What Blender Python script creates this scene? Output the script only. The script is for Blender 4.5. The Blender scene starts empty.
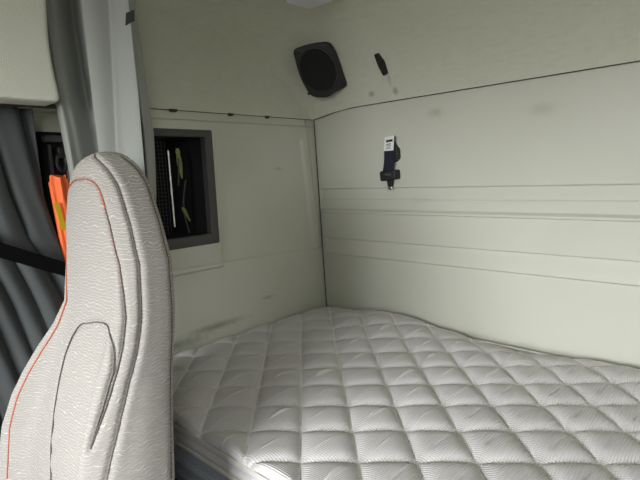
import bpy, math, random
import numpy as np
from mathutils import Matrix, Vector

random.seed(7)
rng = np.random.RandomState(7)
C = bpy.context.scene.collection
sc = bpy.context.scene

# ------------------------------------------------------------------ camera
cam_d = bpy.data.cameras.new('camera')
cam_d.sensor_width = 36.0
cam_d.lens = 487.0 / 640.0 * 36.0
cam_d.clip_start = 0.01
cam = bpy.data.objects.new('camera', cam_d)
C.objects.link(cam)
cam.matrix_world = Matrix(((0.72856147, -0.06024643, 0.68232584, 0),
                           (0.68356592, 0.12793055, -0.71858987, 0),
                           (-0.04399785, 0.98995159, 0.13438768, 0),
                           (0, 0, 0, 1)))
sc.camera = cam

# ------------------------------------------------------------------ world and daylight
world = bpy.data.worlds.new('daylight')
sc.world = world
world.use_nodes = True
wn = world.node_tree
_n, _l2 = wn.nodes, wn.links
_tc = _n.new('ShaderNodeTexCoord')
_sp = _n.new('ShaderNodeSeparateXYZ'); _l2.new(_tc.outputs['Generated'], _sp.inputs[0])
_cr = _n.new('ShaderNodeValToRGB'); _l2.new(_sp.outputs['Z'], _cr.inputs[0])
_mr = _n.new('ShaderNodeMapRange'); _mr.inputs['From Min'].default_value = -1.0
_l2.new(_sp.outputs['Z'], _mr.inputs['Value']); _l2.new(_mr.outputs[0], _cr.inputs[0])
_cr.color_ramp.elements[0].position = 0.46; _cr.color_ramp.elements[0].color = (0.16, 0.16, 0.15, 1)
_cr.color_ramp.elements[1].position = 0.54; _cr.color_ramp.elements[1].color = (0.95, 0.98, 1.0, 1)
_l2.new(_cr.outputs[0], wn.nodes['Background'].inputs[0])
wn.nodes['Background'].inputs[1].default_value = 25.0

XL, XR, YB, YF, ZF, ZC = -1.53, 0.85, 1.61, -1.40, -1.35, 0.60
MX0 = -1.505      # mattress end by the side wall


def portal(name, loc, rot, sx, sy):
    """the unseen, unglazed opening itself passes the daylight"""
    l = bpy.data.lights.new(name, 'AREA')
    l.shape = 'RECTANGLE'
    l.size, l.size_y = sx, sy
    l.cycles.is_portal = True
    o = bpy.data.objects.new(name, l)
    o.location = loc
    o.rotation_euler = rot
    C.objects.link(o)


WS = (-1.10, 0.15, -0.45, 0.46)        # unseen windshield opening, extent shaped for its light: x0 x1 z0 z1
RW = (-0.95, -0.52, 0.10, 0.46)       # unseen right door window, kept small and high for its light: y0 y1 z0 z1
portal('windshield_daylight', ((WS[0] + WS[1]) / 2, YF - 0.02, (WS[2] + WS[3]) / 2),
       (math.pi / 2, 0, 0), WS[1] - WS[0], WS[3] - WS[2])
portal('door_window_daylight', (XR + 0.02, (RW[0] + RW[1]) / 2, (RW[2] + RW[3]) / 2),
       (math.pi / 2, 0, math.pi / 2), RW[1] - RW[0], RW[3] - RW[2])

sc.view_settings.view_transform = 'Standard'
sc.view_settings.look = 'None'
sc.view_settings.gamma = 1.0
sc.view_settings.use_curve_mapping = False
sc.view_settings.exposure = 0.0


# ------------------------------------------------------------------ materials
def srgb(r, g, b):
    f = lambda c: (c / 12.92 if c <= 0.04045 else ((c + 0.055) / 1.055) ** 2.4)
    return (f(r / 255), f(g / 255), f(b / 255), 1)


def mat(name, col, rough=0.6, metal=0.0, bump=None, var=None, sheen=0.0, spec=0.4):
    """bump = list of (kind, scale xyz, strength, distance); var = (scale xyz, col2, amount)"""
    m = bpy.data.materials.new(name)
    m.use_nodes = True
    nt = m.node_tree
    N, L = nt.nodes, nt.links
    b = N['Principled BSDF']
    b.inputs['Base Color'].default_value = col
    b.inputs['Roughness'].default_value = rough
    b.inputs['Metallic'].default_value = metal
    b.inputs['Specular IOR Level'].default_value = spec
    if sheen:
        b.inputs['Sheen Weight'].default_value = sheen
    tc = N.new('ShaderNodeTexCoord')

    def mapped(scale):
        mp = N.new('ShaderNodeMapping')
        mp.inputs['Scale'].default_value = scale
        L.new(tc.outputs['Object'], mp.inputs[0])
        return mp.outputs[0]
    prev = None
    for (kind, scale, st, dist) in (bump or []):
        v = mapped(scale)
        if kind == 'noise':
            t = N.new('ShaderNodeTexNoise'); t.inputs['Scale'].default_value = 1.0
            t.inputs['Detail'].default_value = 3.0
            L.new(v, t.inputs['Vector']); h = t.outputs['Fac']
        elif kind == 'voronoi':
            t = N.new('ShaderNodeTexVoronoi'); t.inputs['Scale'].default_value = 1.0
            L.new(v, t.inputs['Vector']); h = t.outputs['Distance']
        else:
            t = N.new('ShaderNodeTexWave'); t.inputs['Scale'].default_value = 1.0
            t.bands_direction = {'waveX': 'X', 'waveY': 'Y', 'waveZ': 'Z'}[kind]
            t.inputs['Distortion'].default_value = 0.5 if 'ticking' in name else 1.5
            t.inputs['Detail Scale'].default_value = 1.0
            L.new(v, t.inputs['Vector']); h = t.outputs['Fac']
        bp = N.new('ShaderNodeBump')
        bp.inputs['Strength'].default_value = st
        bp.inputs['Distance'].default_value = dist
        L.new(h, bp.inputs['Height'])
        if prev: L.new(prev, bp.inputs['Normal'])
        prev = bp.outputs['Normal']
    if prev: L.new(prev, b.inputs['Normal'])
    if var:
        v = mapped(var[0])
        t = N.new('ShaderNodeTexNoise'); t.inputs['Scale'].default_value = 1.0
        t.inputs['Detail'].default_value = 4.0
        L.new(v, t.inputs['Vector'])
        r = N.new('ShaderNodeMapRange')
        r.inputs['From Min'].default_value = 0.35; r.inputs['From Max'].default_value = 0.7
        r.inputs['To Min'].default_value = 0.0; r.inputs['To Max'].default_value = var[2]
        L.new(t.outputs['Fac'], r.inputs['Value'])
        mx = N.new('ShaderNodeMix'); mx.data_type = 'RGBA'
        mx.inputs['A'].default_value = col; mx.inputs['B'].default_value = var[1]
        L.new(r.outputs['Result'], mx.inputs['Factor'])
        L.new(mx.outputs['Result'], b.inputs['Base Color'])
    return m


def add_stains(m, spots, col):
    """dirt marks with their own place on the surface: (x, y, z, rx, ry, rz, amount)"""
    nt = m.node_tree; N, L = nt.nodes, nt.links
    b = N['Principled BSDF']
    geo = N.new('ShaderNodeTexCoord')
    link = b.inputs['Base Color'].links
    cur = link[0].from_socket if link else None
    base = tuple(b.inputs['Base Color'].default_value)
    nz = N.new('ShaderNodeTexNoise'); nz.inputs['Scale'].default_value = 40.0
    L.new(geo.outputs['Object'], nz.inputs['Vector'])
    for (x, y, z, rx, ry, rz, am) in spots:
        mp = N.new('ShaderNodeMapping')
        mp.inputs['Scale'].default_value = (1 / rx, 1 / ry, 1 / rz)
        mp.inputs['Location'].default_value = (-x / rx, -y / ry, -z / rz)
        L.new(geo.outputs['Object'], mp.inputs[0])
        ln = N.new('ShaderNodeVectorMath'); ln.operation = 'LENGTH'
        L.new(mp.outputs[0], ln.inputs[0])
        ad = N.new('ShaderNodeMath'); ad.operation = 'MULTIPLY_ADD'
        L.new(nz.outputs['Fac'], ad.inputs[0]); ad.inputs[1].default_value = 0.5
        L.new(ln.outputs['Value'], ad.inputs[2])
        r = N.new('ShaderNodeMapRange'); r.interpolation_type = 'SMOOTHSTEP'
        r.inputs['From Min'].default_value = 1.25; r.inputs['From Max'].default_value = 0.2
        r.inputs['To Min'].default_value = 0.0; r.inputs['To Max'].default_value = am
        L.new(ad.outputs[0], r.inputs['Value'])
        mx = N.new('ShaderNodeMix'); mx.data_type = 'RGBA'
        mx.inputs['A'].default_value = base
        mx.inputs['B'].default_value = col
        if cur: L.new(cur, mx.inputs['A'])
        L.new(r.outputs['Result'], mx.inputs['Factor'])
        cur = mx.outputs['Result']
    L.new(cur, b.inputs['Base Color'])


WALLC = srgb(203, 203, 190)
M = {}
M['wall'] = mat('moulded_vinyl', WALLC, 0.55, var=((3, 3, 3), srgb(196, 196, 180), 0.5),
                bump=[('noise', (260, 260, 260), 0.08, 0.001)])
M['wall_side'] = mat('moulded_vinyl_side', WALLC, 0.6, var=((4, 4, 4), srgb(194, 194, 178), 0.6),
                     bump=[('noise', (260, 260, 260), 0.08, 0.001)])
M['liner'] = mat('headliner_fabric', srgb(214, 214, 198), 0.95, spec=0.1,
                 bump=[('waveZ', (40, 40, 130), 0.5, 0.0012), ('waveX', (60, 60, 20), 0.4, 0.001)],
                 var=((30, 30, 90), srgb(206, 205, 189), 0.6))
M['pad'] = mat('padded_fabric', srgb(224, 224, 210), 0.95, spec=0.1,
               bump=[('waveZ', (20, 20, 110), 0.6, 0.0012), ('waveY', (60, 70, 20), 0.3, 0.001)])
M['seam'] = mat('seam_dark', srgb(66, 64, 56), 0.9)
M['mattress'] = mat('quilted_ticking', srgb(226, 222, 222), 0.85, spec=0.2,
                    bump=[('waveX', (58, 34, 1), 0.8, 0.0016), ('waveY', (20, 62, 1), 0.5, 0.0014)],
                    var=((6, 6, 6), srgb(218, 214, 214), 0.5))
M['quilt'] = mat('quilted_ticking_seam_highlight', srgb(226, 222, 222), 0.85, spec=0.2,
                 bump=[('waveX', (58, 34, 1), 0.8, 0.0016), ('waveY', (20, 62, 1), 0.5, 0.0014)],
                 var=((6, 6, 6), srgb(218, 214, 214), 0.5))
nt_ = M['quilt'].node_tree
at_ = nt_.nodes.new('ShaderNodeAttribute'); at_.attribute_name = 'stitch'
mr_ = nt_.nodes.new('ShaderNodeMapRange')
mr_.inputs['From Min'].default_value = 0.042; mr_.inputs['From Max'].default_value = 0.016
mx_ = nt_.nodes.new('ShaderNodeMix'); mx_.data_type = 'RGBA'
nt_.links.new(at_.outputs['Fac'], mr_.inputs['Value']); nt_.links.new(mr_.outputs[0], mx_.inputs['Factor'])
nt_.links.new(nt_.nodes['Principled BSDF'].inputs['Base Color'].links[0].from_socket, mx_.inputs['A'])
mx_.inputs['B'].default_value = srgb(252, 250, 246)  # white thread, also painting in the highlight of the seam slopes
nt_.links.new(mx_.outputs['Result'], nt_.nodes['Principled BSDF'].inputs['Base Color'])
M['mattress_side'] = mat('ticking_border', srgb(172, 178, 186), 0.7,
                         bump=[('waveZ', (10, 10, 60), 0.6, 0.002)])
M['tape'] = mat('edge_tape', srgb(214, 210, 202), 0.8)
M['seat'] = mat('seat_fabric', srgb(204, 199, 193), 0.9, spec=0.15)
M['seat_side'] = mat('seat_side_fabric', srgb(172, 167, 162), 0.9, spec=0.15)
M['orange_thread'] = mat('orange_thread', srgb(180, 104, 80), 0.8)
M['grey_thread'] = mat('grey_thread', srgb(98, 92, 88), 0.8)
M['curtain'] = mat('grey_curtain', srgb(150, 152, 147), 0.9, spec=0.15, sheen=0.2,
                   bump=[('noise', (500, 500, 500), 0.15, 0.0006)])
M['curtain_dark'] = mat('charcoal_curtain', srgb(74, 76, 76), 0.8, spec=0.2, sheen=0.1,
                        bump=[('noise', (500, 500, 500), 0.15, 0.0006)])
M['black'] = mat('black_plastic', srgb(34, 34, 34), 0.5, bump=[('noise', (300, 300, 300), 0.15, 0.0005)])
M['black_matt'] = mat('black_grille', srgb(20, 20, 21), 0.8, bump=[('voronoi', (380, 380, 380), 0.8, 0.001)])
M['frame'] = mat('charcoal_frame', srgb(78, 76, 76), 0.5)
M['void'] = mat('dark_liner', srgb(20, 21, 21), 0.9)
M['navy'] = mat('navy_webbing', srgb(32, 38, 52), 0.7, bump=[('waveZ', (0, 0, 260), 0.5, 0.001)])
M['webbing'] = mat('black_webbing', srgb(8, 8, 9), 0.95, spec=0.1, bump=[('waveZ', (0, 0, 200), 0.4, 0.001)])
M['chrome'] = mat('bright_steel', srgb(215, 215, 215), 0.25, 1.0)
M['white_paper'] = mat('white_label', srgb(235, 235, 232), 0.6)
M['ink'] = mat('black_ink', srgb(30, 30, 30), 0.7)
M['orange'] = mat('orange_cloth', srgb(255, 116, 62), 0.7, bump=[('noise', (60, 60, 20), 0.4, 0.004)])
M['yellow'] = mat('yellow_tape', srgb(190, 160, 20), 0.6)
M['leaf'] = mat('pale_green_cloth', srgb(140, 148, 90), 0.7)
M['lens'] = mat('lamp_lens', srgb(225, 225, 232), 0.3)
M['floor'] = mat('dark_rubber', srgb(42, 42, 42), 0.8)
M['cab'] = mat('cab_trim', srgb(70, 69, 66), 0.7)
M['base'] = mat('bunk_base', srgb(90, 88, 84), 0.8)
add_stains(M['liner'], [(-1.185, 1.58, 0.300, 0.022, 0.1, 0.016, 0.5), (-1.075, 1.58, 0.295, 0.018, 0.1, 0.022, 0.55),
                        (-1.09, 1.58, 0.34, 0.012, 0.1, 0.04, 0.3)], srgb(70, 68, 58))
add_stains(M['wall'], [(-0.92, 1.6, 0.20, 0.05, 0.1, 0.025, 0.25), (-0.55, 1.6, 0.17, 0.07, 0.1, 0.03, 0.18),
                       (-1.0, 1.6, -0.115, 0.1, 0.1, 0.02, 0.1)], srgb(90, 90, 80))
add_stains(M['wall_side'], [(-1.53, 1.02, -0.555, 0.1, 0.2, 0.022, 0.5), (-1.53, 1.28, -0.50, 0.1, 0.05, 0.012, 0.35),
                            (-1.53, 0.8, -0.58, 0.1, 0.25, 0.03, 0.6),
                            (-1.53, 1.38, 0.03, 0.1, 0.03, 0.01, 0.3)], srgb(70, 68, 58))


def seat_weave(m, light, dark):
    nt = m.node_tree; N, L = nt.nodes, nt.links
    b = N['Principled BSDF']
    tc = N.new('ShaderNodeTexCoord')
    mp = N.new('ShaderNodeMapping'); mp.inputs['Scale'].default_value = (1, 1, 1)
    L.new(tc.outputs['Object'], mp.inputs[0])
    nz = N.new('ShaderNodeTexNoise'); nz.inputs['Scale'].default_value = 48.0; nz.inputs['Detail'].default_value = 1.6
    L.new(mp.outputs[0], nz.inputs['Vector'])
    sep = N.new('ShaderNodeSeparateXYZ'); L.new(mp.outputs[0], sep.inputs[0])
    ma = N.new('ShaderNodeMath'); ma.operation = 'MULTIPLY_ADD'
    L.new(nz.outputs['Fac'], ma.inputs[0]); ma.inputs[1].default_value = 0.017
    L.new(sep.outputs['Z'], ma.inputs[2])
    sc_ = N.new('ShaderNodeMath'); sc_.operation = 'MULTIPLY'; sc_.inputs[1].default_value = 2 * math.pi / 0.0062
    L.new(ma.outputs[0], sc_.inputs[0])
    sn = N.new('ShaderNodeMath'); sn.operation = 'SINE'; L.new(sc_.outputs[0], sn.inputs[0])
    r = N.new('ShaderNodeMapRange'); r.inputs['From Min'].default_value = 0.45; r.inputs['From Max'].default_value = 1.0
    L.new(sn.outputs[0], r.inputs['Value'])
    mx = N.new('ShaderNodeMix'); mx.data_type = 'RGBA'
    mx.inputs['A'].default_value = dark; mx.inputs['B'].default_value = light
    L.new(r.outputs['Result'], mx.inputs['Factor'])
    L.new(mx.outputs['Result'], b.inputs['Base Color'])
    bp = N.new('ShaderNodeBump'); bp.inputs['Strength'].default_value = 0.7; bp.inputs['Distance'].default_value = 0.0016
    L.new(r.outputs['Result'], bp.inputs['Height']); L.new(bp.outputs[0], b.inputs['Normal'])


seat_weave(M['seat'], srgb(190, 185, 179), srgb(158, 153, 147))
seat_weave(M['seat_side'], srgb(190, 185, 180), srgb(150, 145, 140))


# ------------------------------------------------------------------ mesh helpers
def tag(o, label=None, cat=None, group=None, kind=None):
    if label: o['label'] = label
    if cat: o['category'] = cat
    if group: o['group'] = group
    if kind: o['kind'] = kind
    return o


def empty(name, loc):
    o = bpy.data.objects.new(name, None)
    o.location = loc
    o.empty_display_size = 0.05
    C.objects.link(o)
    return o


def make(name, V, F, m, parent=None, smooth=True, fmats=None):
    V = np.asarray(V, float)
    me = bpy.data.meshes.new(name)
    me.from_pydata([tuple(v) for v in V], [], [tuple(int(i) for i in f) for f in F])
    ms = m if isinstance(m, (list, tuple)) else [m]
    for k in ms: me.materials.append(k)
    if fmats is not None:
        me.polygons.foreach_set('material_index', np.asarray(fmats, dtype=np.int32))
    me.polygons.foreach_set('use_smooth', np.full(len(me.polygons), smooth))
    me.validate()
    me.update()
    o = bpy.data.objects.new(name, me)
    C.objects.link(o)
    if parent:
        o.parent = parent
        o.matrix_parent_inverse = parent_inv(parent)
    return o


def parent_inv(p):
    # root empties are only translated; every mesh keeps its vertices in room coordinates
    return Matrix.Translation(p.location).inverted() if p.type == 'EMPTY' else Matrix.Identity(4)


class MB:
    def __init__(s): s.V = []; s.F = []

    def add(s, V, F):
        n = len(s.V)
        s.V += [tuple(v) for v in V]
        s.F += [tuple(i + n for i in f) for f in F]
        return s

    def grid(s, P, close_u=False, close_v=False, cap=False, flip=False):
        n, m = len(P), len(P[0])
        V = [tuple(P[i][j]) for i in range(n) for j in range(m)]
        F = []
        for i in range(n if close_u else n - 1):
            for j in range(m if close_v else m - 1):
                a, b = i * m + j, i * m + (j + 1) % m
                c, d = ((i + 1) % n) * m + (j + 1) % m, ((i + 1) % n) * m + j
                F.append((a, d, c, b) if flip else (a, b, c, d))
        if cap:
            F.append(tuple(range(m))[::1 if flip else -1])
            F.append(tuple((n - 1) * m + k for k in range(m))[::-1 if flip else 1])
        return s.add(V, F)

    def tube(s, pts, r, n=8, flat=1.0, cap=True):
        pts = [Vector(p) for p in pts]
        rings = []
        up = Vector((0.13, 0.31, 0.94))
        for i, p in enumerate(pts):
            t = (pts[min(i + 1, len(pts) - 1)] - pts[max(i - 1, 0)]).normalized()
            a = t.cross(up)
            if a.length < 1e-3: a = t.cross(Vector((1, 0, 0)))
            a.normalize(); b = t.cross(a).normalized()
            rr = r[i] if isinstance(r, (list, tuple)) else r
            rings.append([p + a * math.cos(k * 2 * math.pi / n) * rr + b * math.sin(k * 2 * math.pi / n) * rr * flat
                          for k in range(n)])
        return s.grid(rings, close_v=True, cap=cap, flip=True)

    def prism(s, outline, o, ax, ay, an, depth, bev=0.0):
        """outline [(a,b)] in the plane o + a*ax + b*ay, extruded along an by depth, with a bevelled front rim"""
        o, ax, ay, an = Vector(o), Vector(ax), Vector(ay), Vector(an)
        cx = sum(p[0] for p in outline) / len(outline); cy = sum(p[1] for p in outline) / len(outline)

        def ring(k, d):
            out = []
            for (a, b) in outline:
                L = math.hypot(a - cx, b - cy) or 1
                f = max(0, 1 - k / L)
                out.append(o + ax * (cx + (a - cx) * f) + ay * (cy + (b - cy) * f) + an * d)
            return out
        rings = [ring(0, 0)]
        if bev > 0:
            for q in range(0, 5):
                th = q / 4 * math.pi / 2
                rings.append(ring(bev * (1 - math.cos(th)), depth - bev + bev * math.sin(th)))
        else:
            rings.append(ring(0, depth))
        area = sum(outline[i][0] * outline[(i + 1) % len(outline)][1] - outline[(i + 1) % len(outline)][0] * outline[i][1]
                   for i in range(len(outline)))
        hand = ax.cross(ay).dot(an)
        return s.grid(rings, close_v=True, cap=True, flip=(area * hand < 0))

    def box(s, c, sz, bev=0.004, R=None):
        hx, hy, hz = sz[0] / 2, sz[1] / 2, sz[2] / 2
        R = R or Matrix.Identity(3)
        ol = rrect(-hx, -hy, hx, hy, min(bev, hx * .9, hy * .9), 4)
        bev = min(bev, hz * .9)
        rings = []
        for (z, k) in ((-hz, bev), (-hz + bev * .3, bev * .3), (-hz + bev, 0), (hz - bev, 0), (hz - bev * .3, bev * .3), (hz, bev)):
            rings.append([Vector(c) + R @ Vector((a * (1 - k / hx), b * (1 - k / hy), z)) for a, b in ol])
        return s.grid(rings, close_v=True, cap=True)

    def build(s, name, m, parent=None, smooth=True, angle=35):
        o = make(name, s.V, s.F, m, parent, smooth)
        if smooth and angle:
            autosmooth(o, angle)
        return o


def autosmooth(o, angle=35):
    me = o.data
    import bmesh
    bm = bmesh.new(); bm.from_mesh(me)
    lim = math.radians(angle)
    for e in bm.edges:
        if len(e.link_faces) == 2:
            try:
                e.smooth = e.calc_face_angle() < lim
            except ValueError:
                pass
    bm.to_mesh(me); bm.free()


def rrect(x0, y0, x1, y1, r, n=5):
    out = []
    for (cx, cy, a0) in ((x1 - r, y1 - r, 0), (x0 + r, y1 - r, 90), (x0 + r, y0 + r, 180), (x1 - r, y0 + r, 270)):
        for k in range(n + 1):
            a = math.radians(a0 + 90 * k / n)
            out.append((cx + r * math.cos(a), cy + r * math.sin(a)))
    return out


def rpoly(pts, r, n=5):
    """polygon with rounded corners; r is one radius or a list"""
    out = []
    N_ = len(pts)
    for i in range(N_):
        p = np.array(pts[i], float); a = np.array(pts[i - 1], float); b = np.array(pts[(i + 1) % N_], float)
        rr = r[i] if isinstance(r, (list, tuple)) else r
        u = (a - p); v = (b - p)
        d = min(rr, np.linalg.norm(u) * .48, np.linalg.norm(v) * .48)
        s0 = p + u / np.linalg.norm(u) * d; s1 = p + v / np.linalg.norm(v) * d
        for k in range(n + 1):
            t = k / n
            q = (1 - t) ** 2 * s0 + 2 * t * (1 - t) * p + t * t * s1
            out.append(tuple(q))
    return out


def sstep(x, a, b):
    t = np.clip((x - a) / (b - a), 0, 1)
    return t * t * (3 - 2 * t)


def surf(name, X, Y, Z, m, parent=None, flip=False, smooth=True):
    """surface from three equal arrays"""
    n, k = X.shape
    V = np.stack([X.ravel(), Y.ravel(), Z.ravel()], 1)
    i, j = np.meshgrid(np.arange(n - 1), np.arange(k - 1), indexing='ij')
    a = (i * k + j).ravel()
    F = np.stack([a, a + 1, a + k + 1, a + k], 1)
    if flip: F = F[:, ::-1]
    return make(name, V, F, m, parent, smooth)


def interp(x, xs, ys): return np.interp(x, xs, ys)


# ------------------------------------------------------------------ room shell
def back_y(z): return 1.615 - 0.035 * (z + 0.2)


def seam_z(x): return 0.264 - 0.026 * np.exp(-((x + 1.53) / 0.13) ** 2)


# back wall: moulded ribs
def edges_axis(a, b, step, feats, fine=0.0015, span=0.012):
    base = list(np.arange(a, b, step)) + [b]
    for f in feats:
        base += list(np.arange(f - span, f + span, fine))
    base = np.array(sorted(base))
    keep = [base[0]]
    for v in base[1:]:
        if v - keep[-1] > fine * 0.6: keep.append(v)
    return np.array(keep)


zs = edges_axis(-0.95, 0.30, 0.03, [-0.067, -0.115, -0.160, -0.174, -0.289, -0.360])
xs = edges_axis(-1.545, XR, 0.05, [-1.517, -1.497])
Xg, Zg = np.meshgrid(xs, zs, indexing='ij')
m1 = sstep(Xg, -1.522, -1.510)
m2 = sstep(Xg, -1.503, -1.493)
d1 = -0.006 * sstep(-Zg, 0.065, 0.071) + 0.003 * sstep(-Zg, 0.112, 0.119) + 0.009 * sstep(-Zg, 0.153, 0.166) - 0.006 * sstep(-Zg, 0.171, 0.175)
d2 = -0.005 * sstep(-Zg, 0.286, 0.292) + 0.011 * sstep(-Zg, 0.292, 0.357) - 0.006 * sstep(-Zg, 0.357, 0.363)
Yg = back_y(Zg) - 1.5 * (m1 * d1 + m2 * d2)
tag(surf('wall_back', Xg, Yg, Zg, M['wall'], flip=True), kind='structure')

# side wall: vent hole, inset panel
WY0, WY1, WZ0, WZ1 = 0.56, 1.056, -0.240, 0.176         # outer frame of the side opening
step = 0.006
ys = np.arange(YF, YB + 0.04, step)
zs = edges_axis(-0.95, 0.30, 0.008, [0.208, -0.325])
Yg, Zg = np.meshgrid(ys, zs, indexing='ij')
pr = 1.514 + (0.154 - Zg) * 0.101                        # inner edge of the strip beside the panel
panel = sstep(Yg, 1.062, 1.072) * (1 - sstep(Yg, pr - 0.004, pr + 0.006)) * (1 - sstep(Zg, 0.148, 0.158)) * sstep(Zg, -0.345 + 0.0 * Zg, -0.33)
strip_o = sstep(Yg, pr + 0.035, pr + 0.05) * sstep(Zg, -0.338, -0.33)
groove = np.exp(-((Zg + 0.315 + 0.03 * (Yg - 0.88)) / 0.005) ** 2) * 0.003
Xg = XL + 0.010 * (1 - panel) * sstep(Zg, -0.335, -0.328) - 0.008 * strip_o - groove + 0.006 * (1 - sstep(Zg, 0.203, 0.210)) - 0.006
V = np.stack([Xg.ravel(), Yg.ravel(), Zg.ravel()], 1)
n, k = Xg.shape
F = []
for i in range(n - 1):
    for j in range(k - 1):
        yc, zc = ys[i] + step / 2, (zs[j] + zs[j + 1]) / 2
        if WY0 + 0.012 < yc < WY1 - 0.012 and WZ0 + 0.012 < zc < WZ1 - 0.012: continue
        a = i * k + j
        F.append((a, a + 1, a + k + 1, a + k))
tag(make('wall_left', V, [f[::-1] for f in F], M['wall_side']), kind='structure')

# ceiling headliner with sloped sides and rounded corner
rings = []
lv = list(np.linspace(0, 1, 16))
for t in lv:
    zb = 0.0
    z = 0.0
    ring = []
    # t<0.8 slope, then cove
    h = t / 0.8 if t < 0.8 else 1.0
    zt = 0.54
    th = 0 if t < 0.8 else (t - 0.8) / 0.2 * math.pi / 2
    zc_ = (ZC - 0.54) * math.sin(th)
    ex = 0.09 * (1 - math.cos(th))
    side_in = 0.03 * h + ex
    back_in = 0.10 * h + ex
    r = 0.012 + 0.20 * min(1, h * 1.5)
    xs_, yb_ = XL + 0.010 + side_in, back_y(0.264) - 0.010 - back_in
    pts = [(xs_, y) for y in np.linspace(YF, yb_ - r, 12)]
    for q in range(1, 13):
        a = q / 13 * math.pi / 2
        pts.append((xs_ + r - r * math.cos(a), yb_ - r + r * math.sin(a)))
    pts += [(x, yb_) for x in np.linspace(xs_ + r, XR, 24)]
    for (x, y) in pts:
        if y < yb_ - r + 1e-6: z0 = 0.238
        else: z0 = 0.238 if x < xs_ + r * 0.3 else float(seam_z(x))
        z = z0 + (zt - z0) * h + zc_
        ring.append((x, y, z))
    rings.append(ring)
lip = [(x - 0.02 if i < 18 else x, y + 0.02 if i > 14 else y, z + 0.002) for i, (x, y, z) in enumerate(rings[0])]
mb = MB()
mb.grid([lip] + rings)
top = rings[-1]
# flat ceiling fan strips: connect the inner ring to a straight line grid
fx = [(XR, p[1], ZC) for p in top]
mb.grid([top, [(max(p[0], XR - 0.0) if False else XR, min(p[1], top[-1][1]), ZC + 0.0005) for p in top]])
tag(mb.build('ceiling', M['liner'], angle=50), kind='structure')

# floor, right wall, front wall with the windshield opening
mb = MB(); mb.box(((XL + XR) / 2, (YB + YF) / 2, ZF - 0.02), (XR - XL + .2, YB - YF + .2, 0.04), 0.002)
tag(mb.build('floor', M['floor']), kind='structure')


def wall_with_hole(name, axis, pos, a0, a1, z0, z1, hole, m, th=0.04):
    mb = MB()
    h0, h1, g0, g1 = hole
    for (p0, p1, q0, q1) in ((a0, h0, z0, z1), (h1, a1, z0, z1), (h0, h1, z0, g0), (h0, h1, g1, z1)):
        ca, cz, sa, sz = (p0 + p1) / 2, (q0 + q1) / 2, p1 - p0, q1 - q0
        if axis == 'y': mb.box((ca, pos, cz), (sa, th, sz), 0.001)
        else: mb.box((pos, ca, cz), (th, sa, sz), 0.001)
    return tag(mb.build(name, m), kind='structure')


wall_with_hole('wall_front', 'y', YF - 0.02, XL - .04, XR + .04, ZF, ZC + .05, WS, M['cab'])
wall_with_hole('wall_right', 'x', XR + 0.02, YF, 0.6, ZF, ZC + .05, RW, M['cab'])  # unseen; made dark up to the sleeper to cut bounce light
mb = MB(); mb.box((XR + .02, (0.6 + YB + .06) / 2, (ZF + ZC + .05) / 2), (.04, YB + .06 - .6, ZC + .05 - ZF), .001)
tag(mb.build('wall_right_sleeper', M['wall']), kind='structure')
mb = MB(); mb.box((XL - 0.03, (YF + YB) / 2, (ZF - 0.9) / 2), (0.03, YB - YF, 0.46), .002)
tag(mb.build('wall_left_lower', M['cab']), kind='structure')
mb = MB(); mb.box(((XL + XR) / 2, YB + 0.06, (ZF - 0.9) / 2), (XR - XL, 0.03, 0.46), .002)
tag(mb.build('wall_back_lower', M['cab']), kind='structure')

# seams: dark tubes added to draw the shade of the gap
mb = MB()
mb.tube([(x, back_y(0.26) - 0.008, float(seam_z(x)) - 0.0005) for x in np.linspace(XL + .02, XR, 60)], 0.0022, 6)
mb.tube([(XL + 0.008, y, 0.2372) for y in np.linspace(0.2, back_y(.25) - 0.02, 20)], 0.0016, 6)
tag(mb.build('seam_gap_shade', M['seam']), kind='structure')
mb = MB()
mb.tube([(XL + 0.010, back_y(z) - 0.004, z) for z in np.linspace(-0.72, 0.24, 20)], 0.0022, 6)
tag(mb.build('corner_dark_line', M['seam']), kind='structure')

# little clips in the seam over the opening
clip0 = None
for (y, lab, w) in ((0.905, 'small black clip in the headliner seam above the dark side opening', .018),
                    (1.145, 'small black clip in the headliner seam, middle one above the pale side panel', .014),
                    (1.325, 'small dark clip in the headliner seam nearest the cab corner', .012)):
    mb = MB()
    mb.prism(rpoly([(-w, .004), (w, .004), (w * .6, -.006), (-w * .6, -.006)], .004, 3), (XL + .006, y, 0.236), (0, 1, 0), (0, 0, 1), (1, 0, 0), .008, .002)
    tag(mb.build('trim_clip', M['seam']), lab, 'clip', 'clips in the headliner seam')

# ------------------------------------------------------------------ side opening with its frame
root = tag(empty('storage_opening', (XL, (WY0 + WY1) / 2, WZ0)), 'dark storage opening with a charcoal frame in the side wall behind the curtain', 'opening')
outer = rrect(WY0, WZ0, WY1, WZ1, 0.006, 4)
inner = rrect(WY0 + .034, WZ0 + .038, WY1 - .033, WZ1 - .026, 0.004, 4)
mb = MB()
R_ = [[(XL - 0.004, a, b) for a, b in outer], [(XL + .009, a, b) for a, b in outer],
      [(XL + .011, a + (.003 if a < .8 else -.003), b + (.003 if b < 0 else -.003)) for a, b in outer],
      [(XL + .009, a, b) for a, b in inner], [(XL - .020, a, b) for a, b in inner]]
mb.grid(R_, close_v=True, flip=False)
mb.build('frame', M['frame'], root)
mb = MB()
mb.grid([[(XL - .018, a, b) for a, b in inner], [(XL - .25, a, b) for a, b in inner]], close_v=True, cap=False)
mb.add([(XL - .25, a, b) for a, b in inner], [tuple(range(len(inner)))])
mb.build('recess', M['void'], root)
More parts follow.
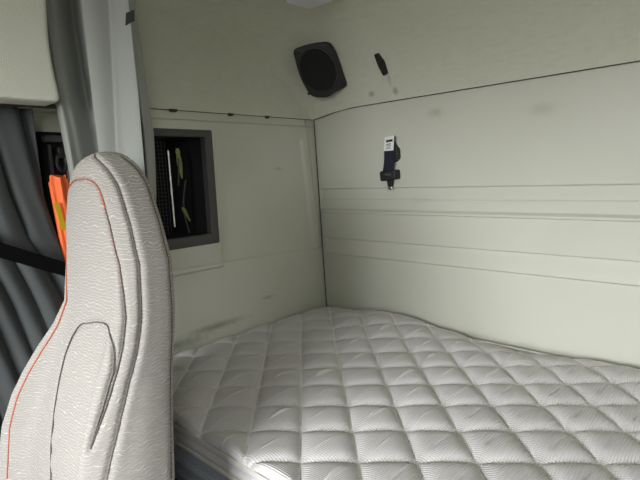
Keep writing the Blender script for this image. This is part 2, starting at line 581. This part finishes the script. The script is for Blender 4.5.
# mesh pocket at the left of the recess
mb = MB()
for i in range(25):
    y = 0.60 + i * 0.0125
    mb.box((XL - .060, y, -0.02), (.0012, .0012, .34), .0003)
for i in range(26):
    z = -0.19 + i * 0.0135
    mb.box((XL - .060, 0.745, z), (.0012, .30, .0012), .0003)
mb.build('mesh_net', M['frame'], root)


def wpt(ratio_y, ratio_z, X): return (X, -X * ratio_y, -X * ratio_z)


# things in the recess
mb = MB()
mb.tube([(XL - .045, 0.905, z) for z in np.linspace(0.105, -0.165, 12)], .0042, 10)
mb.tube([(XL - .045, 0.905, z) for z in (-0.032, -0.040)], .0055, 10)
tag(mb.build('steel_rod', M['chrome']), 'thin bright steel rod standing upright in the dark side opening', 'rod')
mb = MB()
mb.tube([(XL - .06, 0.945 + .006 * math.sin(z * 20), z) for z in np.linspace(0.08, -0.02, 10)], .0028, 8)
tag(mb.build('grey_cord', M['frame']), 'thin grey cord hanging beside the steel rod in the side opening', 'cord')
r_ = tag(empty('green_strap', (XL - .08, 0.99, -.2)), 'pale green strap hanging down inside the dark side opening right of the rod', 'strap')


def ribbon(path, w, th=0.003, axis=(0, 1, 0), mbb=None):
    mbb = mbb or MB()
    ax = Vector(axis)
    rings = []
    for i, (p, ww) in enumerate(zip(path, w)):
        p = Vector(p); t = (Vector(path[min(i + 1, len(path) - 1)]) - Vector(path[max(i - 1, 0)])).normalized()
        nn = t.cross(ax).normalized()
        rings.append([p - ax * ww + nn * th * .5, p + ax * ww + nn * th * .5, p + ax * ww - nn * th * .5, p - ax * ww - nn * th * .5])
    return mbb.grid(rings, close_v=True, cap=True, flip=True)


ribbon([(XL - .08, 0.962 + .010 * t, 0.115 - .11 * t) for t in np.linspace(0, 1, 10)],
       [.005, .009, .007, .009, .010, .009, .008, .006, .004, .002]).build('upper_strap', M['leaf'], r_)
ribbon([(XL - .08, 0.965 + .026 * t, -0.100 - .055 * t) for t in np.linspace(0, 1, 6)],
       [.005, .008, .007, .005, .004, .002]).build('lower_strap', M['leaf'], r_)
mb = MB(); mb.tube([(XL - .085, 0.99 - .018 * math.sin(t * 3.1), 0.0 - .2 * t) for t in np.linspace(0, 1, 12)], .003, 8)
mb.build('cord', M['frame'], r_)

# ------------------------------------------------------------------ mattress
root = tag(empty('mattress', (-.3, 1.09, -.78)), 'quilted pale grey mattress with a diamond stitch pattern filling the bunk', 'mattress')
MY0, MY1, MXE = 0.578, 1.600, XR - .02
gx = np.concatenate([np.arange(MX0, 0.15, 0.0036), np.arange(0.15, MXE + .001, 0.012)])
gy = np.arange(MY0, MY1 + .001, 0.0036)
Xg, Yg = np.meshgrid(gx, gy, indexing='ij')
u = (Xg + Yg) / math.sqrt(2); v = (Xg - Yg) / math.sqrt(2)
I = (u + 0.04) / 0.1215
J = (v - 0.112 * (u + 0.04) + 1.205) / 0.1240
I = I + 0.03 * np.sin(3.1 * Xg + 1) * np.sin(2.7 * Yg); J = J + 0.03 * np.sin(2.6 * Yg + 2 * Xg)
fi, fj = I - np.floor(I), J - np.floor(J)


def trough(f):
    d = np.minimum(f, 1 - f)
    return 0.45 * (1 - np.exp(-(d / 0.04))) + 0.55 * (1 - np.exp(-(d / 0.16) ** 1.5))


puff = trough(fi) * trough(fj)
hh = 0.0165 * puff
ii, jj = np.floor(I).astype(int), np.floor(J).astype(int)
ra = np.abs(np.sin(ii * 12.9898 + jj * 78.233) * 43758.5453) % 1
rb = np.abs(np.sin(ii * 39.3 + jj * 11.1) * 24634.63) % 1
ac = (fi - .5) + (fj - .5); al = (fi - fj)
sgn = np.where(Xg > -0.55, -1.0, 1.0)
cre = np.exp(-((ac - (rb - .5) * .25) / 0.022) ** 2) * np.exp(-((al - (ra - .5) * .3) / (0.28 + .2 * rb)) ** 4) * (0.5 + ra) * 0.0068 * sgn
hh = hh + cre
hh *= (0.35 + 0.65 * sstep(MY1 - Yg, 0.0, 0.16)) * (0.6 + 0.4 * sstep(Xg - MX0, 0.0, 0.08))
# soft wrinkles
hh += 0.0012 * np.sin(40 * Xg + 9 * np.sin(5 * Yg)) * np.sin(7 * Yg + 3 * Xg)
# crown and edges
base = -0.604 + 0.030 * np.exp(-((Xg + 1.12) / 0.20) ** 2 - ((Yg - 1.60) / 0.25) ** 2) \
       + 0.008 * np.exp(-((Xg + .30) / 0.15) ** 2 - ((Yg - 1.60) / 0.15) ** 2) \
       - 0.020 * np.exp(-((Xg + .62) / 0.17) ** 2) * np.exp(-((Yg - 1.60) / 0.07) ** 2)
dx0 = Xg - MX0; dy1 = MY1 - Yg; dy0 = Yg - MY0


def rollof(d, r): return -r * (1 - np.sqrt(np.clip(1 - (1 - np.clip(d / r, 0, 1)) ** 2, 0, 1)))


Zg = base + hh + rollof(dx0, .022) * .8 + rollof(dy1, .022) * .8 + rollof(dy0, .018)
# rounded plan corners at the wall
cr = 0.05
cx, cy = MX0 + cr, MY1 - cr
mask = (Xg < cx) & (Yg > cy)
dd = np.hypot(Xg - cx, Yg - cy)
sc_f = np.where(mask & (dd > cr), cr / np.maximum(dd, 1e-6), 1.0)
Xg2 = np.where(mask, cx + (Xg - cx) * sc_f, Xg); Yg2 = np.where(mask, cy + (Yg - cy) * sc_f, Yg)
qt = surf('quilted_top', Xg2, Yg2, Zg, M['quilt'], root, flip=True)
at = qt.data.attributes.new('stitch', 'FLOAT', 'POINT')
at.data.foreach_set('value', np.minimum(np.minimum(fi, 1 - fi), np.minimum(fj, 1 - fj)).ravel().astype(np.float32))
# border all round
ZB = -0.775
mb = MB()
nseg = 120
per = [(x, MY0 + 0.004) for x in np.linspace(MXE, MX0 + .03, 100)]
per += [(MX0 + .03 - .026 * math.sin(a), MY0 + .03 - .026 * math.cos(a)) for a in np.linspace(0.1, 1.5, 8)]
per += [(MX0 + 0.004, y) for y in np.linspace(MY0 + .03, MY1 - cr, 40)]
per += [(cx - (cr - .004) * math.cos(a), cy + (cr - .004) * math.sin(a)) for a in np.linspace(0.1, 1.5, 8)]
per += [(x, MY1 - 0.004) for x in np.linspace(cx, MXE, 60)]
cen = Vector((-.3, 1.09, 0))


def off(p, d):
    x, y = p
    nx = 0 if MX0 + .03 < x < MXE else (-1 if x < 0 else 1)
    ny = -1 if y < MY0 + .03 else (1 if y > MY1 - .06 else 0)
    return (x + nx * d, y + ny * d)


rings = []
for k in range(15):
    t = k / 14
    z = -0.655 + (ZB + 0.655) * t
    d = 0.006 + 0.010 * math.sin(math.pi * t) * (1 if k else 1) + 0.003 * math.sin(t * math.pi * 6)
    rings.append([(*off(p, d - 0.004), z) for p in per])
mb.grid(rings, flip=True)
mb.add([(*p, ZB) for p in per], [tuple(range(len(per)))])
mb.build('side_border', M['mattress_side'], root)
mb = MB()
rings = []
for k in range(13):
    t = k / 12
    a = math.pi * t
    z = -0.611 - 0.049 * t
    rings.append([(*off(p, -0.002 + 0.007 * abs(math.sin(a * 2)) ** .6), z) for p in per])
mb.grid(rings, flip=True)
mb.build('edge_band', M['mattress'], root)
for (z, r, d) in ((-0.617, .0042, .002), (-0.660, .005, .005)):
    mb = MB(); mb.tube([(*off(p, d), z) for p in per], r, 8); mb.build('piping', M['tape'], root)
# bunk base
mb = MB(); mb.box((-.335, 1.10, -1.065), (2.33, .98, .57), .01)
tag(mb.build('trim_3', M['base']), kind='structure')

# ------------------------------------------------------------------ seat
SX = -1.01
seat = tag(empty('truck_seat', (SX, 0.3, ZF)), 'light grey patterned truck seat with orange piping in front of the curtain', 'seat')
ZT = 0.066
_z = [-0.66, -0.54, -0.46, -0.40, -0.348, -0.289, -0.238, -0.148, -0.08, -0.017, 0.0, 0.040, 0.055, 0.062, 0.066]
_l = [-1.345, -1.324, -1.282, -1.24, -1.197, -1.140, -1.112, -1.145, -1.172, -1.166, -1.158, -1.124, -1.095, -1.068, -1.05]
_r = [-.755, -.768, -.783, -.793, -.799, -.800, -.805, -.825, -.868, -.918, -.935, -.975, -.998, -1.015, -1.03]
_cx = [(p + q) / 2 for p, q in zip(_l, _r)]
_hw = [(q - p) / 2 for p, q in zip(_l, _r)]
_bo = [.060, .060, .055, .045, .035, .022, .012, .004, .0, .0, .0, .0, .0, .0, .0]


def seat_sec(z, th):
    """point of the backrest section at height z, angle th (0 = inboard, pi/2 = front)"""
    hw = interp(z, _z, _hw); bo = interp(z, _z, _bo); cx_ = interp(z, _z, _cx)
    yf = 0.395 + 0.19 * min(0, z)
    yb = 0.512 + 0.13 * min(0, z)
    t = min(1, max(0, (ZT - z) / 0.075))
    k = math.sqrt(max(0, 1 - (1 - t) ** 2.3))
    hd = (yb - yf) / 2
    c, s = math.cos(th), math.sin(th)
    n_ = 2.9
    x = hw * math.copysign(abs(c) ** (2 / n_), c)
    yy = hd * (.12 + .88 * k) * math.copysign(abs(s) ** (2 / n_), s)
    if s > 0:
        q = abs(x) / max(hw, 1e-5)
        yy += bo * math.exp(-((q - .80) / .17) ** 2) * min(1, s * 3)
    return cx_ + x, (yf + yb) / 2 - yy, z


SEAMS = {
    'orange_l': [(-0.0083, 2.225), (-0.0645, 2.286), (-0.1174, 2.33), (-0.1786, 2.313), (-0.2299, 2.225), (-0.2829, 2.155), (-0.3292, 2.199), (-0.3805, 2.234), (-0.4317, 2.251), (-0.488, 2.251), (-0.569, 2.217), (-0.66, 2.19)],
    'orange_t': [(-0.0066, 2.225), (0.0042, 2.129), (0.0101, 1.754), (0.0128, 1.597), (0.0106, 1.388), (0.0058, 1.143), (-0.0017, 1.004), (-0.0149, 0.951), (-0.0447, 0.925), (-0.086, 0.899), (-0.1208, 0.829), (-0.1522, 0.777), (-0.1786, 0.672), (-0.2051, 0.602), (-0.2382, 0.576), (-0.2795, 0.532), (-0.3292, 0.524), (-0.3771, 0.576), (-0.4185, 0.637), (-0.445, 0.681)],
    'front': [(0.0612, 1.422), (0.0488, 0.576), (0.0316, 0.375), (0.0036, 0.367), (-0.0265, 0.349), (-0.0562, 0.332), (-0.0877, 0.323), (-0.1307, 0.314), (-0.1737, 0.297), (-0.2084, 0.262), (-0.2415, 0.262), (-0.2845, 0.279), (-0.3259, 0.323), (-0.3573, 0.349), (-0.3887, 0.393), (-0.4383, 0.445), (-0.4995, 0.506)],
    'insert': [(-0.612, 1.588), (-0.5078, 1.641), (-0.4218, 1.684), (-0.3623, 1.71), (-0.3226, 1.745), (-0.2961, 1.737), (-0.2746, 1.649), (-0.258, 1.562), (-0.2514, 1.396), (-0.2514, 1.178), (-0.2547, 0.864), (-0.2713, 0.689), (-0.2961, 0.62), (-0.3242, 0.593)],
    'insert_r': [(-0.3242, 0.593), (-0.3556, 0.602), (-0.4003, 0.628), (-0.4417, 0.681)],
    'side': [(0.0504, 5.995), (0.0353, 5.576), (-0.0116, 5.873), (-0.0463, 5.803), (-0.0877, 5.882), (-0.1439, 5.864), (-0.2217, 5.899), (-0.3126, 5.908), (-0.4086, 5.812), (-0.5392, 6.021)],
}


def seam_pts(L, n=14):
    """smooth curve through (height, angle) knots, laid on the backrest"""
    L = np.array(L, float)
    for _ in range(2):
        L2 = L.copy(); L2[1:-1] = (L[:-2] + 2 * L[1:-1] + L[2:]) / 4; L = L2
    t = np.arange(len(L)); tt = np.linspace(0, len(L) - 1, (len(L) - 1) * n + 1)
    # Catmull-Rom
    out = []
    for q in tt:
        i = min(int(q), len(L) - 2); f_ = q - i
        p0, p1, p2, p3 = L[max(i - 1, 0)], L[i], L[i + 1], L[min(i + 2, len(L) - 1)]
        v_ = 0.5 * ((2 * p1) + (-p0 + p2) * f_ + (2 * p0 - 5 * p1 + 4 * p2 - p3) * f_ ** 2 + (-p0 + 3 * p1 - 3 * p2 + p3) * f_ ** 3)
        out.append(seat_sec(float(v_[0]), float(v_[1])))
    return np.array(out)


SNT = 260
szs = np.concatenate([np.linspace(-0.76, 0.0, 215), np.linspace(0.003, ZT, 44)])
P = np.array([[seat_sec(z, a) for a in np.linspace(0, 2 * math.pi, SNT, endpoint=False)] for z in szs])
SP = {k: seam_pts(v_) for k, v_ in SEAMS.items()}
allp = np.concatenate([SP[k] for k in ('orange_l', 'orange_t', 'front', 'insert', 'insert_r', 'side')])
flat = P.reshape(-1, 3)
dmin = np.full(len(flat), 9.0)
for c0 in range(0, len(allp), 200):
    dmin = np.minimum(dmin, np.sqrt(((flat[:, None, :] - allp[None, c0:c0 + 200]) ** 2).sum(-1)).min(1))
cz = np.array([[interp(z, _z, _cx), interp(z, [-.66, 0, .066], [.39, .45, .455])] for z in flat[:, 2]])
dirn = np.stack([flat[:, 0] - cz[:, 0], flat[:, 1] - cz[:, 1]], 1)
dirn /= np.linalg.norm(dirn, axis=1)[:, None] + 1e-9
flat[:, :2] -= dirn * (0.0045 * np.exp(-(dmin / 0.0045) ** 2) - 0.0012 * np.exp(-((dmin - .012) / 0.007) ** 2))[:, None]
P = flat.reshape(P.shape)
mb = MB(); mb.grid(P.tolist(), close_v=True, cap=True, flip=True)
back = mb.build('backrest', M['seat'], seat, angle=0)


def inset(pts, d):
    out = []
    for p in pts:
        c_ = np.array([interp(p[2], _z, _cx), .43]); v_ = p[:2] - c_; v_ /= np.linalg.norm(v_)
        out.append((p[0] + v_[0] * d, p[1] + v_[1] * d, p[2]))
    return out


SP['orange_top'] = SP['orange_t'][:14 * 8]
SP['inner'] = SP['orange_t'][14 * 7:]
for k, r, m_, nm, d in (('orange_l', .0019, 'orange_thread', 'orange_piping', -.0012), ('orange_top', .0014, 'orange_thread', 'orange_piping', -.0014), ('inner', .0013, 'grey_thread', 'inner_seam', -.0022),
                        ('front', .0012, 'grey_thread', 'side_seam', -.003), ('insert', .0013, 'grey_thread', 'insert_seam', -.0006),
                        ('insert_r', .0012, 'grey_thread', 'insert_seam', -.0018), ('side', .0011, 'grey_thread', 'side_seam', -.003)):
    mb = MB(); mb.tube(inset(SP[k], d), r, 6)
    mb.build(nm, M[m_], seat)
mb = MB()
th_pts = inset(SP['inner'], -.0012)
for i_ in range(0, len(th_pts) - 3, 4):
    a_, b_ = Vector(th_pts[i_]), Vector(th_pts[i_ + 2])
    o_ = Vector((-.0042, 0, 0))
    mb.tube([a_ + o_, b_ + o_], .0008, 5)
mb.build('orange_stitching', M['orange_thread'], seat)

# ------------------------------------------------------------------ seat cushion and pedestal (below the picture)
mb = MB(); mb.box((SX, 0.12, -0.82), (.50, .50, .13), .05); mb.build('seat_cushion', M['seat_side'], seat)
mb = MB(); mb.box((SX, 0.14, -1.12), (.36, .36, .46), .03); mb.build('pedestal', M['black'], seat)

# ------------------------------------------------------------------ sleeper curtain (gathered)
def curtain(name, path, zs, fold, m, parent=None, n=160, solid=0.003):
    """path(z) -> (p0, p1) ends in plan; fold(s, z) -> offset across"""
    rows = []
    for z in zs:
        (x0, y0), (x1, y1) = path(z)
        dx, dy = x1 - x0, y1 - y0
        L = math.hypot(dx, dy); nx, ny = dy / L, -dx / L
        row = []
        for i in range(n + 1):
            s = i / n
            a, b = fold(s, z)
            row.append((x0 + dx * (s + b) + nx * a, y0 + dy * (s + b) + ny * a, z))
        rows.append(row)
    P = np.array(rows)
    o = surf(name, P[..., 0], P[..., 1], P[..., 2], m, parent)
    md = o.modifiers.new('thick', 'SOLIDIFY'); md.thickness = solid; md.offset = 0
    return o


cur = tag(empty('sleeper_curtain', (-1.25, .56, ZF + .1)), 'gathered grey sleeper curtain hanging behind the seat beside the opening', 'curtain')


def fA(s, z):
    fa = 1.0 if z > -.2 else max(.45, 1 + (z + .2) * 1.6)
    g = 2 * math.pi * (2.6 * s - .12) + 0.35 * math.sin(2.5 * z) + .8 * z * s
    a = 0.034 * math.sin(g) + 0.009 * math.sin(g * 2.3 + 2 * z)
    return a * fa, 0.020 * fa * math.sin(g + 1.5)


curtain('rear_layer', lambda z: ((-1.335, interp(z, [-.1, .0, .2, .4], [.476, .474, .460, .455])), (-1.215, interp(z, [-.6, -.35, -.05, .12, .35, .58], [.535, .59, .655, .664, .650, .640]))),
        np.linspace(0.585, -1.0, 60), fA, M['curtain'], cur)


def fB(s, z):
    t_ = s - (.62 - .5 * (.58 - z))            # a leaning crease
    a = 0.009 * math.sin(s * 2 * math.pi * 1.15 + 1.2 - 1.6 * z) + 0.013 * math.tanh(t_ / .03) * math.exp(-abs(t_) * 3)
    return a, 0


curtain('front_flap', lambda z: ((-1.250, interp(z, [-.6, -.35, 0, .58], [.50, .515, .530, .520])), (-1.165, interp(z, [-.6, -.35, 0, .2, .38, .58], [.535, .575, .604, .606, .604, .600]))),
        np.linspace(0.585, -0.9, 60), fB, M['curtain'], cur, n=90)
mb = MB()
mb.prism([(-.012, -.016), (.010, -.006), (.012, .018), (-.008, .012)], (-1.157, 0.594, 0.388), Vector((.72, .69, 0)), (0, 0, 1), Vector((.69, -.72, 0)), .003, .001)
mb.build('fastener_tab', M['ink'], cur)

# ------------------------------------------------------------------ padded panel over the door
pan = tag(empty('overhead_cabinet', (-1.25, 0.1, .17)), 'cream padded overhead cabinet above the dark door curtain', 'cabinet')
XP = -1.24
ed = [(0.447, .193), (0.446, .22), (0.440, .27), (0.437, .33), (0.441, .40), (0.447, .59)]
ol = [(-0.9, .59), (-0.9, .193)] + ed
ol = rpoly(ol, [.01, .02, .018, .03, .03, .05, .05, .005], 5)
mb = MB(); mb.prism(ol, (XP - .08, 0, 0), (0, 1, 0), (0, 0, 1), (1, 0, 0), .08, .012)
mb.build('padded_front', M['pad'], pan)
mb = MB(); mb.box((XP - .20, -.22, .40), (.18, 1.3, .36), .01); mb.build('cabinet_body', M['pad'], pan)

# rail under the cabinet, pillar pieces
mb = MB(); mb.box((-1.405, -.15, .206), (.03, 1.30, .009), .003)
tag(mb.build('curtain_rail', M['frame']), 'thin dark curtain rail running just below the padded cabinet', 'rail')

# ------------------------------------------------------------------ door curtain
dc = tag(empty('door_curtain', (-1.45, .2, ZF + .2)), 'dark charcoal door curtain gathered by a black strap at far left', 'curtain')


def pathD(z):
    e = interp(z, [-1.0, -.55, -.30, -.2, -.1, -.02, .07, .20], [.49, .49, .476, .468, .458, .446, .440, .436])
    return ((-1.418, -0.55), (-1.418, e))


def fD(s, z):
    # folds lean: the cloth is swept towards the strap
    y = -.55 + s * 1.03
    if z > -.13: q = y + .10 * (z + .13)
    else: q = y + .34 * (z + .13) + .25 * (z + .13) ** 2
    ph = q * 2 * math.pi / .062 + 1.1 * math.sin(q * 21) + 3.2
    k = .017 + .005 * math.sin(q * 37)
    if z < -.2: k *= max(.45, 1 + (z + .2) * 2.2)
    a = k * math.sin(ph) + .004 * math.sin(ph * 2.1 + 4 * z)
    pinch = math.exp(-((z + .155) / .045) ** 2)
    a *= (1 - .5 * pinch)
    bulge = .04 * sstep(-z, .17, .45)
    return -a - bulge * (.5 + .5 * s) * (1 - .8 * sstep(s, .85, 1)), .010 * math.cos(ph) * (1 - sstep(s, .95, 1))


curtain('curtain_cloth', pathD, np.linspace(0.199, -1.1, 110), fD, M['curtain_dark'], dc, n=520)

mb = MB()
pth = [(-1.376, y, -0.149 - (.51 if y > .2 else .25) * (y - .2) - .51 * (.2 - .316)) for y in np.linspace(-.3, .30, 14)]
pth += [(-1.376 + .01 * t, .30 + .17 * t, -0.1408 - .087 * t) for t in np.linspace(.1, 1, 8)]
ribbon(pth, [.020] * len(pth), .003, (0, 0, 1), mb)
tag(mb.build('tie_strap', M['webbing']), 'black webbing strap crossing the dark door curtain toward the seat', 'strap')

# pillar with a belt guide behind the curtain's edge
pil = tag(empty('belt_anchor', (-1.47, .50, .0)), 'black seat belt anchor with a grey cover between the two curtains', 'seat belt')
mb = MB(); mb.box((-1.508, .50, -.05), (.02, .07, .40), .006); mb.build('back_plate', M['void'], pil)
mb = MB(); mb.box((-1.47, .497, .127), (.03, .050, .018), .004); mb.build('cover', M['frame'], pil)
mb = MB(); mb.box((-1.465, .512, .09), (.03, .025, .035), .006); mb.build('guide', M['black'], pil)
mb = MB(); mb.box((-1.470, .486, .07), (.006, .010, .085), .002); mb.build('webbing', M['frame'], pil)
mb = MB(); mb.tube([(-1.455, .508 + .012 * math.cos(a), .062 + .025 * math.sin(a)) for a in np.linspace(0, 6.28, 20)], .005, 8); mb.build('ring', M['black'], pil)

# orange garment
og = tag(empty('safety_vest', (-1.42, .47, -.35)), 'bright orange folded safety vest with a yellow stripe hanging beside the seat', 'vest')
rings = []
for t in np.linspace(0, 1, 40):
    z = 0.025 - .36 * t
    y0 = 0.456 + .024 * t; y1 = 0.508 - .002 * t
    row = []
    for k in range(28):
        s = k / 28 * 2 * math.pi
        yy = (y0 + y1) / 2 + (y1 - y0) / 2 * math.cos(s) * (1 if t > .03 else .8)
        xx = -1.422 + (.013 + .004 * math.sin(s * 5 + 3 * t)) * math.sin(s)
        row.append((xx, yy, z + .004 * math.sin(s * 3)))
    rings.append(row)
mb = MB(); mb.grid(rings, close_v=True, cap=True); mb.build('cloth', M['orange'], og)
ribbon([(-1.404, .465 + .012 * t, -.045 - .075 * t) for t in np.linspace(0, 1, 8)], [.006] * 8, .003).build('reflective_stripe', M['yellow'], og)

# ------------------------------------------------------------------ speaker, coat hook, belt on the back wall, lamp
def px(p, Pn, nn):
    """dev only"""
    return None


def frame_on(normal, up=(0, 0, 1)):
    n_ = Vector(normal).normalized(); x = Vector(up).cross(n_).normalized(); y = n_.cross(x).normalized()
    return x, y, n_


# speaker: local x to the right as seen, y up
spn = (math.sin(math.radians(38)) * .95, -math.cos(math.radians(38)) * .95, -.30)
ax, ay, an = frame_on(spn)
spo = Vector((-1.385, 1.509, .417)) * 0.978
sp = tag(empty('speaker', spo), 'black plastic speaker with round grille mounted in the upper corner', 'speaker')
oc = [(-.106, .082), (-.04, .098), (.038, .102), (.064, .06), (.102, -.066), (.056, -.086), (.022, -.108), (-.048, -.104), (-.088, -.02)]
mb = MB(); mb.prism(rpoly(oc, [.018, .03, .02, .03, .014, .02, .016, .03, .04], 5), spo - an * .045, ax, ay, an, .050, .006)
mb.build('housing', M['black'], sp)
mb = MB()
ell = [(.070 * math.cos(a) - .012 - .012 * math.sin(a), .080 * math.sin(a)) for a in np.linspace(0, 2 * math.pi, 48, endpoint=False)]
mb.prism(ell, spo + an * .004, ax, ay, an, .008, .005)
ell = [(.078 * math.cos(a) - .008 - .012 * math.sin(a), .088 * math.sin(a)) for a in np.linspace(0, 2 * math.pi, 48, endpoint=False)]
mb.build('grille', M['black_matt'], sp)
mb = MB(); mb.prism(ell, spo + an * .003, ax, ay, an, .004, .003)
mb.build('surround', M['black'], sp)
for (a, b) in ((-.085, .068), (.040, .082), (.080, -.060), (-.055, -.088)):
    mb = MB(); mb.prism([(a + .005 * math.cos(t), b + .005 * math.sin(t)) for t in np.linspace(0, 6.283, 12, endpoint=False)], spo + an * .004, ax, ay, an, .003, .001)
    mb.build('screw', M['ink'], sp)

# hook
ax, ay, an = frame_on((0, -.943, -.333))
ho = Vector((-1.107, 1.545, .392))
hk = tag(empty('coat_hook', ho), 'small black coat hook clip on the sloped headliner right of the speaker', 'hook')
mb = MB()
mb.prism(rpoly([(-.020, .043), (-.002, .045), (.016, .010), (.020, -.034), (.000, -.040), (-.014, 0)], .005, 3), ho - an * .008, ax, ay, an, .02, .003)
mb.build('plate', M['black'], hk)
mb = MB(); mb.tube([ho + ax * .0 + ay * .02 + an * .012, ho + ax * .010 + ay * .0 + an * .024, ho + ax * .018 - ay * .004 + an * .02], [.006, .006, .004], 8)
mb.build('prong', M['black'], hk)

# restraint belt
bo = Vector((-1.108, back_y(.03), .036))
bt = tag(empty('bunk_belt', bo), 'black bunk restraint belt buckle with a white label fixed on the back wall', 'belt')
ax, ay, an = Vector((1, 0, 0)), Vector((0, 0, .93)), Vector((0, -1, 0))
mb = MB(); mb.prism(rpoly([(-.02, .085), (.010, .085), (.018, .065), (.032, .05), (.032, .010), (.016, -.004), (-.02, -.004)], .008, 4), bo + an * -.004, ax, ay, an, .024, .005)
mb.build('bracket', M['black'], bt)
mb = MB(); mb.prism(rpoly([(-.026, .095), (.020, .098), (.016, .0), (.006, -.05), (-.038, -.05), (-.030, .0)], .004, 3), bo + an * .020, ax, ay, an, .006, .002)
mb.build('webbing', M['navy'], bt)
lb = MB(); lb.prism(rpoly([(-.023, .101), (.022, .104), (.017, .044), (-.028, .044)], .003, 3), bo + an * .026, ax, ay, an, .002, .0008)
lab = lb.build('label', M['white_paper'], bt)
mb = MB()
for (a, b, w, h) in ((.0, .083, .030, .009), (-.004, .070, .020, .003), (-.004, .064, .024, .002), (-.004, .058, .018, .002), (-.005, .052, .022, .002)):
    mb.prism([(a - w / 2, b - h / 2), (a + w / 2, b - h / 2 + .002), (a + w / 2, b + h / 2 + .002), (a - w / 2, b + h / 2)], bo + an * .0275, ax, ay, an, .0015)
mb.build('printing', M['ink'], lab)
mb = MB()
mb.prism(rpoly([(-.050, -.040), (.026, -.034), (.028, -.074), (-.046, -.082)], .008, 4), bo + an * -.003, ax, ay, an, .036, .006)
mb.build('buckle', M['black'], bt)
mb = MB(); mb.prism(rpoly([(-.022, -.05), (.006, -.05), (.006, -.058), (-.022, -.058)], .003, 3), bo + an * .033, ax, ay, an, .002, .0005)
mb.build('buckle_button', M['frame'], bt)
mb = MB(); mb.prism(rpoly([(-.024, -.078), (.0, -.078), (-.003, -.104), (-.022, -.104)], .003, 3), bo + an * .004, ax, ay, an, .014, .003)
mb.build('tongue', M['black'], bt)
mb = MB(); mb.prism(rpoly([(-.022, -.104), (-.003, -.104), (-.004, -.120), (-.021, -.120)], .003, 3), bo + an * .006, ax, ay, an, .010, .003)
mb.build('metal_tip', M['chrome'], bt)

# ceiling lamp
lo = Vector((-1.195, 1.258, ZC))
lp = tag(empty('reading_lamp', lo), 'flat reading lamp with a pale lens on the ceiling above the speaker', 'lamp')
mb = MB(); mb.prism(rrect(-.068, -.072, .068, .072, .022, 6), lo + Vector((0, 0, .004)), (1, 0, 0), (0, 1, 0), (0, 0, -1), .018, .006)
mb.build('housing', M['black'], lp)
mb = MB(); mb.prism(rrect(-.060, -.064, .060, .064, .02, 6), lo - Vector((0, 0, .012)), (1, 0, 0), (0, 1, 0), (0, 0, -1), .010, .006)
mb.build('lens', M['lens'], lp)
